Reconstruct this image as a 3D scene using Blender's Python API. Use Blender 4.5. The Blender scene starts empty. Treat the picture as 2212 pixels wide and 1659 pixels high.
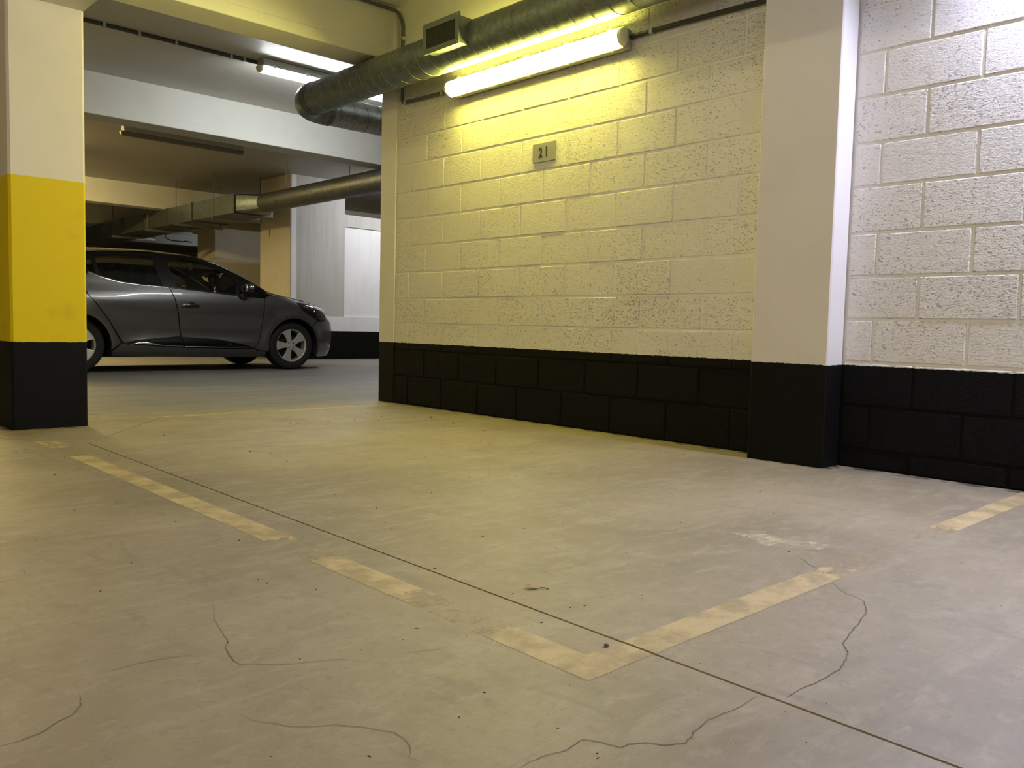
import bpy, bmesh, math, random
import numpy as np
from mathutils import Vector, Matrix
from mathutils.geometry import delaunay_2d_cdt

random.seed(7)
SC = bpy.context.scene
COL = SC.collection

# ------------------------------------------------------------------ camera
F_PX, YAW, PITCH, ROLL, CAM_H = 1808.7, math.radians(43.1495), math.radians(-3.8925), math.radians(1.3342), 0.6
fw = Vector((math.sin(YAW)*math.cos(PITCH), math.cos(YAW)*math.cos(PITCH), math.sin(PITCH)))
rt = fw.cross(Vector((0, 0, 1))).normalized()
up = rt.cross(fw)
r2 = rt*math.cos(ROLL) + up*math.sin(ROLL)
u2 = -rt*math.sin(ROLL) + up*math.cos(ROLL)
cam_data = bpy.data.cameras.new('camera')
cam_data.sensor_fit = 'HORIZONTAL'
cam_data.sensor_width = 36.0
cam_data.lens = 36.0*F_PX/2212.0
cam_data.clip_start = 0.02
cam = bpy.data.objects.new('camera', cam_data)
COL.objects.link(cam)
cam.matrix_world = Matrix(((r2.x, u2.x, -fw.x, 0), (r2.y, u2.y, -fw.y, 0), (r2.z, u2.z, -fw.z, CAM_H), (0, 0, 0, 1)))
SC.camera = cam

# ------------------------------------------------------------------ world, exposure
w = bpy.data.worlds.new('world'); SC.world = w; w.use_nodes = True
w.node_tree.nodes['Background'].inputs[0].default_value = (0.5, 0.47, 0.42, 1)
w.node_tree.nodes['Background'].inputs[1].default_value = 0.0
SC.view_settings.view_transform = 'Standard'
SC.view_settings.look = 'None'
SC.view_settings.exposure = 0.09
SC.view_settings.gamma = 1.0
SC.view_settings.use_curve_mapping = False
SC.cycles.adaptive_threshold = 0.02
SC.cycles.max_bounces = 7
SC.cycles.diffuse_bounces = 4
SC.cycles.glossy_bounces = 3
SC.cycles.transmission_bounces = 3
SC.cycles.transparent_max_bounces = 8
SC.cycles.caustics_reflective = False
SC.cycles.caustics_refractive = False

# lamp settings: colour, strength (fluorescent battens of the garage, some added as fill)
LAMP_YELLOW = ((1.0, 0.90, 0.15), 88.0)   # over sign 21
LAMP_COOL = ((0.69, 0.71, 1.0), 228.0)     # on the near wall, right of the frame
LAMP_WHITE = ((0.95, 1.0, 1.0), 63.0)      # ceiling of the lane
LAMP_BACK_FILL = ((0.97, 0.97, 1.0), 86.0)      # added unseen lamp, brightens the white back wall
LAMP_WARM = ((1.0, 0.76, 0.31), 400.0)     # further lane lamp
LAMP_AISLE = ((1.0, 0.85, 0.52), 108.0)     # aisle behind the camera
LAMP_FAR_FILL = ((0.92, 0.96, 1.0), 9.0)  # added lamp, brightens the far end of the garage

# ------------------------------------------------------------------ helpers
class MB:
    def __init__(self):
        self.v = []; self.f = []
    def add(self, vs, fs):
        o = len(self.v)
        self.v += [tuple(p) for p in vs]
        self.f += [tuple(i+o for i in f) for f in fs]
        return self
    def box(self, x0, x1, y0, y1, z0, z1):
        vs = [(x, y, z) for z in (z0, z1) for y in (y0, y1) for x in (x0, x1)]
        return self.add(vs, [(0, 2, 3, 1), (4, 5, 7, 6), (0, 1, 5, 4), (2, 6, 7, 3), (0, 4, 6, 2), (1, 3, 7, 5)])
    def prism(self, poly, ax, a0, a1):
        # poly: 2D list; ax 0: (y,z) along x, 1: (x,z) along y, 2: (x,y) along z
        def P(p, a):
            return ((a, p[0], p[1]), (p[0], a, p[1]), (p[0], p[1], a))[ax]
        n = len(poly)
        vs = [P(p, a0) for p in poly] + [P(p, a1) for p in poly]
        fs = [tuple(range(n))[::-1], tuple(range(n, 2*n))] + [(i, (i+1) % n, n+(i+1) % n, n+i) for i in range(n)]
        return self.add(vs, fs)
    def tube(self, pts, r, n=10, cap=True, closed=False):
        pts = [Vector(p) for p in pts]
        rs = r if isinstance(r, (list, tuple)) else [r]*len(pts)
        rings = []; prev = None
        m = len(pts)
        for i, p in enumerate(pts):
            a = pts[i-1] if (i > 0 or closed) else p
            b = pts[(i+1) % m] if (i < m-1 or closed) else p
            t = (b-a).normalized()
            if prev is None:
                e = Vector((0, 0, 1)) if abs(t.z) < .9 else Vector((1, 0, 0))
                s = t.cross(e).normalized()
            else:
                s = (prev - t*prev.dot(t)).normalized()
            prev = s
            q = t.cross(s)
            rings.append([p + (s*math.cos(2*math.pi*k/n) + q*math.sin(2*math.pi*k/n))*rs[i] for k in range(n)])
        vs = [v for rg in rings for v in rg]; fs = []
        for i in range(m if closed else m-1):
            j = (i+1) % m
            for k in range(n):
                l = (k+1) % n
                fs.append((i*n+k, i*n+l, j*n+l, j*n+k))
        if cap and not closed:
            fs.append(tuple(range(n))[::-1]); fs.append(tuple((m-1)*n+k for k in range(n)))
        return self.add(vs, fs)
    def lathe(self, prof, c, axis=1, n=32):
        # prof: list of (r, a) ; revolved round `axis` through c
        vs = []
        for (r, a) in prof:
            for k in range(n):
                t = 2*math.pi*k/n
                p = [0, 0, 0]; p[axis] = a; p[(axis+1) % 3] = r*math.cos(t); p[(axis+2) % 3] = r*math.sin(t)
                vs.append((c[0]+p[0], c[1]+p[1], c[2]+p[2]))
        fs = []
        for i in range(len(prof)-1):
            for k in range(n):
                l = (k+1) % n
                fs.append((i*n+k, i*n+l, (i+1)*n+l, (i+1)*n+k))
        return self.add(vs, fs)
    def ellipsoid(self, c, r, n=16, m=10, p=2.0):
        vs = []; fs = []
        def s(v):
            return math.copysign(abs(v)**(2/p), v)
        for i in range(m+1):
            a = math.pi*i/m - math.pi/2
            for k in range(n):
                b = 2*math.pi*k/n
                vs.append((c[0]+r[0]*s(math.cos(a))*s(math.cos(b)), c[1]+r[1]*s(math.cos(a))*s(math.sin(b)), c[2]+r[2]*s(math.sin(a))))
        for i in range(m):
            for k in range(n):
                l = (k+1) % n
                fs.append((i*n+k, i*n+l, (i+1)*n+l, (i+1)*n+k))
        return self.add(vs, fs)
    def build(self, name, m, parent=None, smooth=False, bevel=0, loc=None, segs=2, keep=False):
        off = Vector((0, 0, 0))
        if parent is not None and not keep:
            off = Vector(parent.location)
            if parent.parent: off = off + Vector(parent.parent.location)
        if loc is not None and parent is None: off = Vector(loc)
        me = bpy.data.meshes.new(name)
        me.from_pydata([tuple(Vector(p)-off) for p in self.v], [], self.f)
        me.update()
        bm = bmesh.new(); bm.from_mesh(me)
        bmesh.ops.recalc_face_normals(bm, faces=bm.faces)
        bm.to_mesh(me); bm.free()
        if m: me.materials.append(m)
        o = bpy.data.objects.new(name, me)
        COL.objects.link(o)
        if parent is not None: o.parent = parent
        elif loc is not None: o.location = loc
        if smooth:
            me.polygons.foreach_set('use_smooth', [True]*len(me.polygons))
            if smooth != 'all':
                bm = bmesh.new(); bm.from_mesh(me)
                for e in bm.edges:
                    if len(e.link_faces) == 2 and e.calc_face_angle(0) > math.radians(38): e.smooth = False
                bm.to_mesh(me); bm.free()
        if bevel:
            md = o.modifiers.new('bevel', 'BEVEL'); md.width = bevel; md.segments = segs; md.limit_method = 'ANGLE'
        return o

def tag(o, label, cat, group=None):
    o['label'] = label; o['category'] = cat
    if group: o['group'] = group
    return o
def structure(o, label=None, cat=None):
    o['kind'] = 'structure'
    if label: o['label'] = label
    if cat: o['category'] = cat
    return o
def empty(name, loc=(0, 0, 0)):
    o = bpy.data.objects.new(name, None); COL.objects.link(o); o.location = loc
    o.empty_display_size = .1
    return o

# ------------------------------------------------------------------ materials
class NT:
    def __init__(self, name):
        self.m = bpy.data.materials.new(name); self.m.use_nodes = True
        self.t = self.m.node_tree; self.n = self.t.nodes; self.l = self.t.links
        self.b = self.n['Principled BSDF']; self.out = self.n['Material Output']
    def node(self, typ, **kw):
        nd = self.n.new(typ)
        for k, v in kw.items():
            if k.startswith('_'): setattr(nd, k[1:], v)
        return nd
    def link(self, a, b): self.l.new(a, b)
    def val(self, v):
        return v
    def math(self, op, a, b=None, c=None, clamp=False):
        nd = self.n.new('ShaderNodeMath'); nd.operation = op; nd.use_clamp = clamp
        for i, x in enumerate((a, b, c)):
            if x is None: continue
            if isinstance(x, (int, float)): nd.inputs[i].default_value = x
            else: self.link(x, nd.inputs[i])
        return nd.outputs[0]
    def step(self, x, a, b):
        nd = self.n.new('ShaderNodeMapRange'); nd.interpolation_type = 'SMOOTHSTEP'
        self.link(x, nd.inputs[0]); nd.inputs[1].default_value = a; nd.inputs[2].default_value = b
        return nd.outputs[0]
    def noise(self, vec, scale, detail=3, rough=.5, dist=0):
        nd = self.n.new('ShaderNodeTexNoise'); nd.inputs['Scale'].default_value = scale
        nd.inputs['Detail'].default_value = detail; nd.inputs['Roughness'].default_value = rough; nd.inputs['Distortion'].default_value = dist
        if vec is not None: self.link(vec, nd.inputs['Vector'])
        return nd.outputs[0]
    def pos(self):
        if not hasattr(self, '_g'):
            self._g = self.n.new('ShaderNodeNewGeometry'); self._s = self.n.new('ShaderNodeSeparateXYZ')
            self.link(self._g.outputs['Position'], self._s.inputs[0])
        return self._g.outputs['Position'], self._s.outputs
    def scaled(self, vec, s):
        nd = self.n.new('ShaderNodeVectorMath'); nd.operation = 'MULTIPLY'
        self.link(vec, nd.inputs[0]); nd.inputs[1].default_value = s
        return nd.outputs[0]
    def mix(self, f, a, b, typ='MIX'):
        nd = self.n.new('ShaderNodeMix'); nd.data_type = 'RGBA'; nd.blend_type = typ
        for s, x in ((0, f), (6, a), (7, b)):
            if isinstance(x, (int, float)): nd.inputs[s].default_value = x
            elif isinstance(x, (tuple, list)): nd.inputs[s].default_value = (x[0], x[1], x[2], 1)
            else: self.link(x, nd.inputs[s])
        return nd.outputs[2]
    def vor(self, vec, scale, out='Distance', feature='F1', rnd=1.0):
        nd = self.n.new('ShaderNodeTexVoronoi'); nd.feature = feature; nd.inputs['Scale'].default_value = scale
        nd.inputs['Randomness'].default_value = rnd
        self.link(vec, nd.inputs['Vector'])
        return nd
    def bump(self, h, strength, dist=.002):
        nd = self.n.new('ShaderNodeBump'); nd.inputs['Strength'].default_value = strength; nd.inputs['Distance'].default_value = dist
        self.link(h, nd.inputs['Height']); self.link(nd.outputs[0], self.b.inputs['Normal'])
    def color(self, c):
        if isinstance(c, (tuple, list)): self.b.inputs['Base Color'].default_value = (c[0], c[1], c[2], 1)
        else: self.link(c, self.b.inputs['Base Color'])
    def set(self, **kw):
        for k, v in kw.items(): self.b.inputs[k.replace('_', ' ')].default_value = v
        return self

def plain(name, c, rough=.5, metal=0, noise=0.0, scale=20, coat=0, **kw):
    n = NT(name)
    if noise:
        p, s = n.pos()
        f = n.noise(p, scale, 4)
        d = tuple(max(0, x*(1-noise)) for x in c)
        n.color(n.mix(n.step(f, .35, .65), c, d))
    else: n.color(c)
    n.set(Roughness=rough, Metallic=metal, Coat_Weight=coat)
    for k, v in kw.items(): n.b.inputs[k.replace('_', ' ')].default_value = v
    return n.m

BLACK = (0.0052, 0.0052, 0.0050)
WHITE = (0.81, 0.79, 0.74)
YELLOW = (0.78, 0.60, 0.003)

def paint_bands(n, white, yellow=False, zb=.463, zy=1.325):
    p, s = n.pos()
    jit = n.math('MULTIPLY', n.math('SUBTRACT', n.noise(p, 55, 3), .5), .010)
    z = n.math('ADD', s[2], jit)
    scuff = n.step(n.noise(n.scaled(p, (2, 2, 14)), 5, 3, .65), .66, .78)
    bl = n.mix(n.math('MULTIPLY', scuff, .30), BLACK, (.05, .047, .043))
    if yellow:
        sm = n.step(n.noise(p, 4.5, 4, .6), .60, .80)
        yy = n.mix(n.math('MULTIPLY', sm, .35), YELLOW, (.40, .27, .03))
        white = n.mix(n.math('GREATER_THAN', z, zy), yy, white)
    isw = n.math('GREATER_THAN', z, zb)
    n.link(n.math('ADD', n.math('MULTIPLY', isw, .12), .13), n.b.inputs['Specular IOR Level'])
    return n.mix(isw, bl, white), isw, s

def mat_block():
    n = NT('painted_block')
    p, s = n.pos()
    oi = n.n.new('ShaderNodeObjectInfo')
    dens = n.math('ADD', n.math('MULTIPLY', n.noise(p, 2.2, 2), .12), n.math('MULTIPLY', oi.outputs['Random'], .05))
    f = n.noise(n.scaled(p, (1, .8, 1.8)), 92, 3, .62, .6)
    thr = n.math('SUBTRACT', .690, dens)
    pit = n.step(n.math('SUBTRACT', f, thr), 0.0, .055)
    tint = n.mix(oi.outputs['Random'], (.80, .78, .73), (.84, .82, .77))
    blot = n.step(n.noise(p, 1.3, 3), .35, .7)
    tint = n.mix(n.math('MULTIPLY', blot, .35), tint, (.79, .74, .68))
    white = n.mix(n.math('MULTIPLY', pit, .58), tint, (.16, .145, .125))
    c, isw, s = paint_bands(n, white)
    n.color(c)
    fine = n.noise(p, 140, 3, .6)
    coarse = n.noise(n.scaled(p, (1, .8, 1.5)), 85, 3, .6, .5)
    h = n.math('ADD', n.math('MULTIPLY', fine, .35), n.math('MULTIPLY', coarse, .9))
    h = n.math('SUBTRACT', h, n.math('MULTIPLY', pit, .9))
    n.bump(h, .9, .0065)
    n.set(Roughness=.8)
    return n.m

def mat_joint():
    n = NT('painted_mortar')
    p, s = n.pos()
    c, isw, s = paint_bands(n, WHITE)
    n.color(c); n.bump(n.noise(p, 70, 4), .5, .004); n.set(Roughness=.8)
    return n.m

def mat_concrete(name, white=WHITE, bands=True, yellow=False, holes=.5, lines=0.0, zb=.463):
    n = NT(name)
    p, s = n.pos()
    v = n.vor(p, 11)
    sep = n.n.new('ShaderNodeSeparateColor'); n.link(v.outputs['Color'], sep.inputs[0])
    rad = n.math('MULTIPLY', n.math('SUBTRACT', sep.outputs[0], 1-holes*.4), .14)
    hole = n.math('LESS_THAN', v.outputs['Distance'], rad)
    blot = n.step(n.noise(p, 2.3, 3, .6), .38, .72)
    wc = n.mix(n.math('MULTIPLY', blot, .35), white, tuple(x*.86 for x in white))
    if lines:
        st = n.noise(n.scaled(p, (9, 9, .5)), 1.6, 3)
        wc = n.mix(n.math('MULTIPLY', n.step(st, .5, .62), lines), wc, tuple(x*.72 for x in white))
    wc = n.mix(hole, wc, (.16, .13, .10))
    if bands:
        c, isw, s = paint_bands(n, wc, yellow, zb=zb)
    else: c = wc
    n.color(c)
    h = n.math('SUBTRACT', n.math('MULTIPLY', n.noise(p, 30, 3, .6), .4), hole)
    n.bump(h, .35, .003)
    n.set(Roughness=.55)
    return n.m

def floor_color(n):
    p, s = n.pos()
    flat = n.scaled(p, (1, 1, 0))
    base = n.mix(n.step(n.noise(flat, 1.1, 4, .6, .6), .3, .72), (.318, .268, .180), (.214, .176, .116))
    base = n.mix(n.math('MULTIPLY', n.step(n.noise(n.scaled(p, (1.2, 4.5, 0)), 2.4, 4, .62, .8), .48, .72), .5), base, (.385, .332, .235))
    base = n.mix(n.math('MULTIPLY', n.step(n.noise(n.scaled(p, (5, 1.5, 0)), 2.0, 3, .6, 1.2), .55, .8), .55), base, (.175, .150, .112))
    base = n.mix(n.math('MULTIPLY', n.step(n.noise(flat, 5.5, 4, .68, .4), .50, .70), .35), base, (.19, .165, .13))
    base = n.mix(n.math('MULTIPLY', n.step(n.noise(n.scaled(p, (1, 1.6, 0)), 16, 4, .72, .5), .50, .70), .40), base, (.38, .33, .245))
    base = n.mix(n.math('MULTIPLY', n.step(n.noise(flat, 42, 3, .7, .4), .52, .70), .34), base, (.175, .148, .108))
    # small rust-red and grey blotches
    base = n.mix(n.math('MULTIPLY', n.step(n.noise(flat, 3.1, 3), .58, .75), .28), base, (.30, .22, .155))
    # lane: greyer beyond the bay, loss of yellow light painted into the colour
    ly = n.math('ADD', s[1], n.math('MULTIPLY', n.noise(flat, 2.5, 4), .25))
    lane = n.step(ly, 5.58, 5.72)
    gl = n.mix(n.step(n.noise(n.scaled(p, (.5, 5, 0)), 1.5, 4), .35, .7), (.23, .225, .205), (.165, .16, .15))
    base = n.mix(n.math('MULTIPLY', lane, .8), base, gl)
    # fine specks and aggregate
    base = n.mix(n.math('MULTIPLY', n.step(n.noise(flat, 210, 2), .62, .72), .30), base, (.13, .115, .095))
    base = n.mix(n.math('MULTIPLY', n.step(n.noise(flat, 330, 1), .66, .74), .35), base, (.44, .41, .36))
    return base, flat

def mat_floor():
    n = NT('concrete_floor')
    base, flat = floor_color(n)
    n.color(base)
    h = n.math('ADD', n.math('MULTIPLY', n.noise(flat, 9, 4, .65), 1.0), n.math('MULTIPLY', n.noise(flat, 120, 2), .12))
    n.bump(h, .30, .006)
    n.set(Roughness=.58)
    return n.m

def mat_line(name, col, gain=1.0):
    n = NT(name)
    p, s = n.pos()
    flat = n.scaled(p, (1, 1, 0))
    at = n.n.new('ShaderNodeAttribute'); at.attribute_name = 'wear'
    nz = n.math('ADD', n.math('MULTIPLY', n.noise(flat, 24, 5, .7, .5), .62), n.math('MULTIPLY', n.noise(n.scaled(p, (1, 3, 0)), 9, 4, .6, .5), .38))
    keep = n.step(n.math('SUBTRACT', n.math('ADD', at.outputs['Fac'], 0.0), nz), -.06, .14)
    c = n.mix(n.step(n.noise(flat, 9, 4, .65), .36, .66), tuple(min(1, x*1.12) for x in col), tuple(x*.72 for x in col))
    c = n.mix(n.math('MULTIPLY', n.step(n.noise(flat, 60, 4, .6), .58, .68), .35), c, tuple(x*.6 for x in col))
    n.color(c); n.set(Roughness=.6)
    tr = n.n.new('ShaderNodeBsdfTransparent'); mx = n.n.new('ShaderNodeMixShader')
    n.link(n.math('MULTIPLY', keep, gain), mx.inputs[0]); n.link(tr.outputs[0], mx.inputs[1]); n.link(n.b.outputs[0], mx.inputs[2])
    n.link(mx.outputs[0], n.out.inputs[0])
    return n.m

def mat_galv(name, c=(.50, .52, .53), rough=.34):
    n = NT(name)
    p, s = n.pos()
    v = n.vor(p, 38)
    sep = n.n.new('ShaderNodeSeparateColor'); n.link(v.outputs['Color'], sep.inputs[0])
    n.color(n.mix(sep.outputs[0], c, tuple(x*.72 for x in c)))
    r = n.math('ADD', n.math('MULTIPLY', n.noise(p, 6, 4), .25), rough-.12)
    n.link(r, n.b.inputs['Roughness'])
    n.set(Metallic=.8)
    return n.m

def mat_emit(name, col, strength):
    n = NT(name)
    n.color((.85, .85, .85))
    n.b.inputs['Emission Color'].default_value = (*col, 1)
    n.b.inputs['Emission Strength'].default_value = strength
    n.set(Roughness=.3)
    return n.m

def mat_glass(name, tint, refl=1.0):
    n = NT(name)
    tr = n.n.new('ShaderNodeBsdfTransparent'); tr.inputs[0].default_value = (*tint, 1)
    gl = n.n.new('ShaderNodeBsdfGlossy'); gl.inputs['Roughness'].default_value = .02; gl.inputs[0].default_value = (1, 1, 1, 1)
    fr = n.n.new('ShaderNodeFresnel'); fr.inputs[0].default_value = 1.5
    mx = n.n.new('ShaderNodeMixShader')
    n.link(n.math('MULTIPLY', fr.outputs[0], refl), mx.inputs[0]); n.link(tr.outputs[0], mx.inputs[1]); n.link(gl.outputs[0], mx.inputs[2])
    n.link(mx.outputs[0], n.out.inputs[0]); n.n.remove(n.b)
    return n.m

def mat_paint():
    n = NT('grey_metallic_paint')
    p, s = n.pos()
    fl = n.noise(p, 900, 1)
    n.color(n.mix(fl, (.105, .101, .100), (.165, .16, .158)))
    n.set(Metallic=.75, Roughness=.36, Coat_Weight=1.0, Coat_Roughness=.04)
    return n.m

M = {}
M['block'] = mat_block(); M['joint'] = mat_joint()
M['conc'] = mat_concrete('painted_concrete')
M['pillar'] = mat_concrete('painted_pillar', (.80, .77, .72), holes=.45)
M['conc_yellow'] = mat_concrete('column_paint', (.80, .75, .66), yellow=True, holes=.55)
M['beam'] = mat_concrete('beam_concrete', (.80, .79, .74), bands=False, holes=.3)
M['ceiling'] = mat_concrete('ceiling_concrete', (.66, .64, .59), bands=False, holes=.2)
M['ceiling_bay'] = mat_concrete('ceiling_lit_tone', (.84, .82, .76), bands=False, holes=.2)  # same concrete, raised tone stands in for light over the bay
M['ceiling_shade_tone'] = mat_concrete('ceiling_shade_tone', (.47, .45, .41), bands=False, holes=.2)  # same concrete, lowered tone stands in for shade further back
M['bare'] = mat_concrete('bare_concrete', (.52, .51, .48), holes=.4, lines=.3)
M['infill'] = mat_concrete('white_infill', (.82, .82, .82), holes=.2, lines=.1)
M['floor'] = mat_floor()
M['floor_base'] = plain('joint_filler', (.025, .022, .018), .9)
M['line'] = mat_line('yellow_line_paint', (.57, .45, .24), .80)
M['patch'] = mat_line('pale_paint_smear', (.62, .54, .36), .75)
M['crack'] = plain('crack_dirt', (.125, .105, .08), .9)
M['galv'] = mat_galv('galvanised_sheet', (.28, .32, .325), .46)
M['galv_bright'] = mat_galv('galvanised_lit_tone', (.50, .525, .53), .36)  # same sheet, light of the lane lamp put into a brighter colour
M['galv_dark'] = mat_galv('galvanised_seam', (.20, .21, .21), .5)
M['steel'] = plain('zinc_steel', (.45, .45, .44), .4, .9)
M['grille'] = plain('grille_mesh', (.05, .055, .05), .6, .3)
M['grille_frame'] = plain('grille_frame', (.20, .215, .205), .5, .5)
M['conduit'] = plain('conduit_plastic', (.10, .105, .10), .5)
M['conduit_dark'] = plain('conduit_dark', (.035, .035, .035), .5)
M['clip'] = plain('conduit_clip', (.42, .42, .40), .5)
M['lamp_base'] = plain('lamp_tray', (.42, .42, .40), .5)
M['lamp_cap'] = plain('lamp_end_cap', (.70, .66, .50), .35)
M['plate'] = plain('sign_plate', (.36, .365, .35), .4, .3)
M['digit'] = plain('sign_digit', (.03, .03, .03), .5)
M['paint'] = mat_paint()
M['blackgloss'] = plain('gloss_black', (.006, .006, .006), .12, 0, coat=1)
M['blackplastic'] = plain('black_plastic', (.012, .012, .012), .55)
M['under'] = plain('underbody', (.006, .006, .006), .85)
M['rubber'] = plain('tyre_rubber', (.012, .012, .012), .75, noise=.3, scale=60)
M['alloy'] = plain('alloy', (.66, .65, .62), .4, .55)
M['chrome'] = plain('chrome', (.75, .75, .75), .12, 1.0)
M['disc'] = plain('brake_disc', (.05, .05, .05), .5, .6)
M['glass'] = mat_glass('side_glass', (.84, .90, .82))
M['glass_dark'] = mat_glass('privacy_glass', (.10, .12, .115))
M['lampglass'] = mat_glass('headlamp_glass', (.75, .75, .75), 1.6)
M['reflector'] = plain('lamp_reflector', (.6, .6, .6), .15, 1.0)
M['seat'] = plain('seat_fabric', (.035, .035, .038), .9)
M['leaf'] = plain('leaf', (.42, .26, .12), .7)
M['dirt'] = plain('dirt', (.035, .028, .02), .9)
M['stone'] = plain('pebble', (.10, .10, .11), .6)

# ------------------------------------------------------------------ setting: floor, ceiling, walls
ZC_ = 2.935; ZB = 2.54; XW = 3.712

def inset_poly(poly, d):
    n = len(poly); out = []
    A = sum(poly[i][0]*poly[(i+1) % n][1]-poly[(i+1) % n][0]*poly[i][1] for i in range(n))
    sg = 1 if A > 0 else -1
    for i in range(n):
        p0 = Vector(poly[i-1]); p1 = Vector(poly[i]); p2 = Vector(poly[(i+1) % n])
        e1 = (p1-p0).normalized(); e2 = (p2-p1).normalized()
        n1 = Vector((-e1.y, e1.x))*sg; n2 = Vector((-e2.y, e2.x))*sg
        b = n1+n2; k = b.dot(n1)
        out.append(tuple(p1 + b*(d/k)))
    return out

floor = structure(MB().box(-6.2, 12.2, -5.2, 30.2, -.20, -.03).build('floor', M['floor_base']), 'pale brown concrete parking floor with saw-cut joints', 'floor')
slabs = [
    ([(1.24, -5.2), (3.9, -5.2), (3.9, 5.16), (1.91, 5.16), (1.24, 4.27)], .0034),
    ([(-6.2, -5.2), (1.24, -5.2), (1.24, 4.27), (.57, 5.16), (-6.2, 5.16)], .0034),
    ([(1.24, 4.27), (1.91, 5.16), (1.24, 6.05), (.57, 5.16)], .0025),
    ([(-6.2, 5.16), (.57, 5.16), (1.24, 6.05), (1.91, 5.16), (12.2, 5.16), (12.2, 30.2), (-6.2, 30.2)], .0025),
    ([(3.9, -5.2), (12.2, -5.2), (12.2, 5.16), (3.9, 5.16)], .0025)]
for poly, g in slabs:
    o = MB().prism(inset_poly(poly, g), 2, -.03, 0).build('floor_slab', M['floor'], floor)

def ribbon(name, pts, width, m, parent, z, wear=None, taper=False):
    """flat strip of paint or crack lying on the floor"""
    vs = []; fs = []; n = len(pts)
    P = [Vector((p[0], p[1])) for p in pts]
    for i, p in enumerate(P):
        t = (P[min(i+1, n-1)]-P[max(i-1, 0)]).normalized(); s = Vector((-t.y, t.x))
        ww = width*(1 if not taper else (.35+.65*math.sin(math.pi*(i+.5)/n)))*.5
        vs += [(p.x+s.x*ww, p.y+s.y*ww, z), (p.x-s.x*ww, p.y-s.y*ww, z)]
    for i in range(n-1): fs.append((2*i, 2*i+1, 2*i+3, 2*i+2))
    o = MB().add(vs, fs).build(name, m, parent)
    if wear:
        a = o.data.attributes.new('wear', 'FLOAT', 'POINT')
        for i in range(n):
            a.data[2*i].value = wear[i]; a.data[2*i+1].value = wear[i]
    return o
def interp(x, T):
    for (a, va), (b, vb) in zip(T, T[1:]):
        if a <= x <= b: return va+(vb-va)*(x-a)/(b-a)
    return T[-1][1] if x > T[-1][0] else T[0][1]
T1 = [(.92, .95), (1.15, .92), (1.19, .52), (1.34, .47), (1.49, .56), (1.54, .82), (1.82, .8), (1.87, .5), (2.06, .44), (2.16, .8), (2.6, 1), (3.7, 1), (3.9, .7), (3.95, .1), (4.12, .1), (4.18, .62), (4.45, .6), (4.6, .2)]
ys = np.linspace(.918, 4.6, 93)
o = ribbon('painted_line', [(1.096, y) for y in ys], .082, M['line'], floor, .0006, [interp(y, T1) for y in ys]); o['label'] = 'worn yellow bay line running towards the yellow column'
T2 = [(1.05, .95), (1.9, .95), (1.99, .62), (2.08, .5), (2.4, .44), (2.7, .45), (2.78, .62), (2.86, .9), (3.5, .9), (3.66, .7)]
o = ribbon('painted_line', [(x, .958) for x in (1.137, 1.17, 1.20, 1.2362)], .078, M['line'], floor, .0006, [.95]*4); o['label'] = 'corner piece of the worn yellow bay line'
xs = np.linspace(1.2438, 3.68, 80)
o = ribbon('painted_line', [(x, .958) for x in xs], .078, M['line'], floor, .0006, [interp(x, T2) for x in xs]); o['label'] = 'worn yellow bay line running towards the block wall'
xs = np.linspace(1.86, 3.62, 40)
o = ribbon('painted_line', [(x, 5.185) for x in xs], .075, M['line'], floor, .0006, [.95 if x > 2.2 else .75 for x in xs]); o['label'] = 'far yellow bay line beside the lane'
patch = [(2.159, 1.408), (2.26, 1.367), (2.287, 1.273), (2.243, 1.203), (2.283, 1.138), (2.308, 1.053), (2.224, 1.026), (2.164, 1.104), (2.121, 1.15), (2.105, 1.212), (2.122, 1.297)]
c = (2.2, 1.2)
o = MB().add([(c[0], c[1], .0006)]+[(p[0], p[1], .0006) for p in patch], [(0, 1+i, 1+(i+1) % len(patch)) for i in range(len(patch))]).build('paint_smear', M['patch'], floor)
o['label'] = 'pale smear of scraped yellow paint'
a = o.data.attributes.new('wear', 'FLOAT', 'POINT')
for i in range(len(patch)+1): a.data[i].value = .66 if i == 0 else .44
M['foot_dirt'] = mat_line('foot_dirt', (.11, .093, .06), .6)
for pts, wd in (([(3.705, y) for y in np.linspace(2.15, 5.48, 60)], .075), ([(x, 1.752) for x in np.linspace(3.56, 3.70, 8)], .05), ([(3.558, y) for y in np.linspace(1.76, 2.13, 12)], .045), ([(3.70, y) for y in np.linspace(-1.5, 1.75, 60)], .085), ([(x, 4.952) for x in np.linspace(1.06, 1.45, 12)], .07), ([(1.068, y) for y in np.linspace(4.96, 5.5, 12)], .06)):
    ribbon('dirt_edge', pts, wd, M['foot_dirt'], floor, .0004, [.52+.10*math.sin(i*1.7)+.06*math.sin(i*4.1) for i in range(len(pts))])
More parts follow.
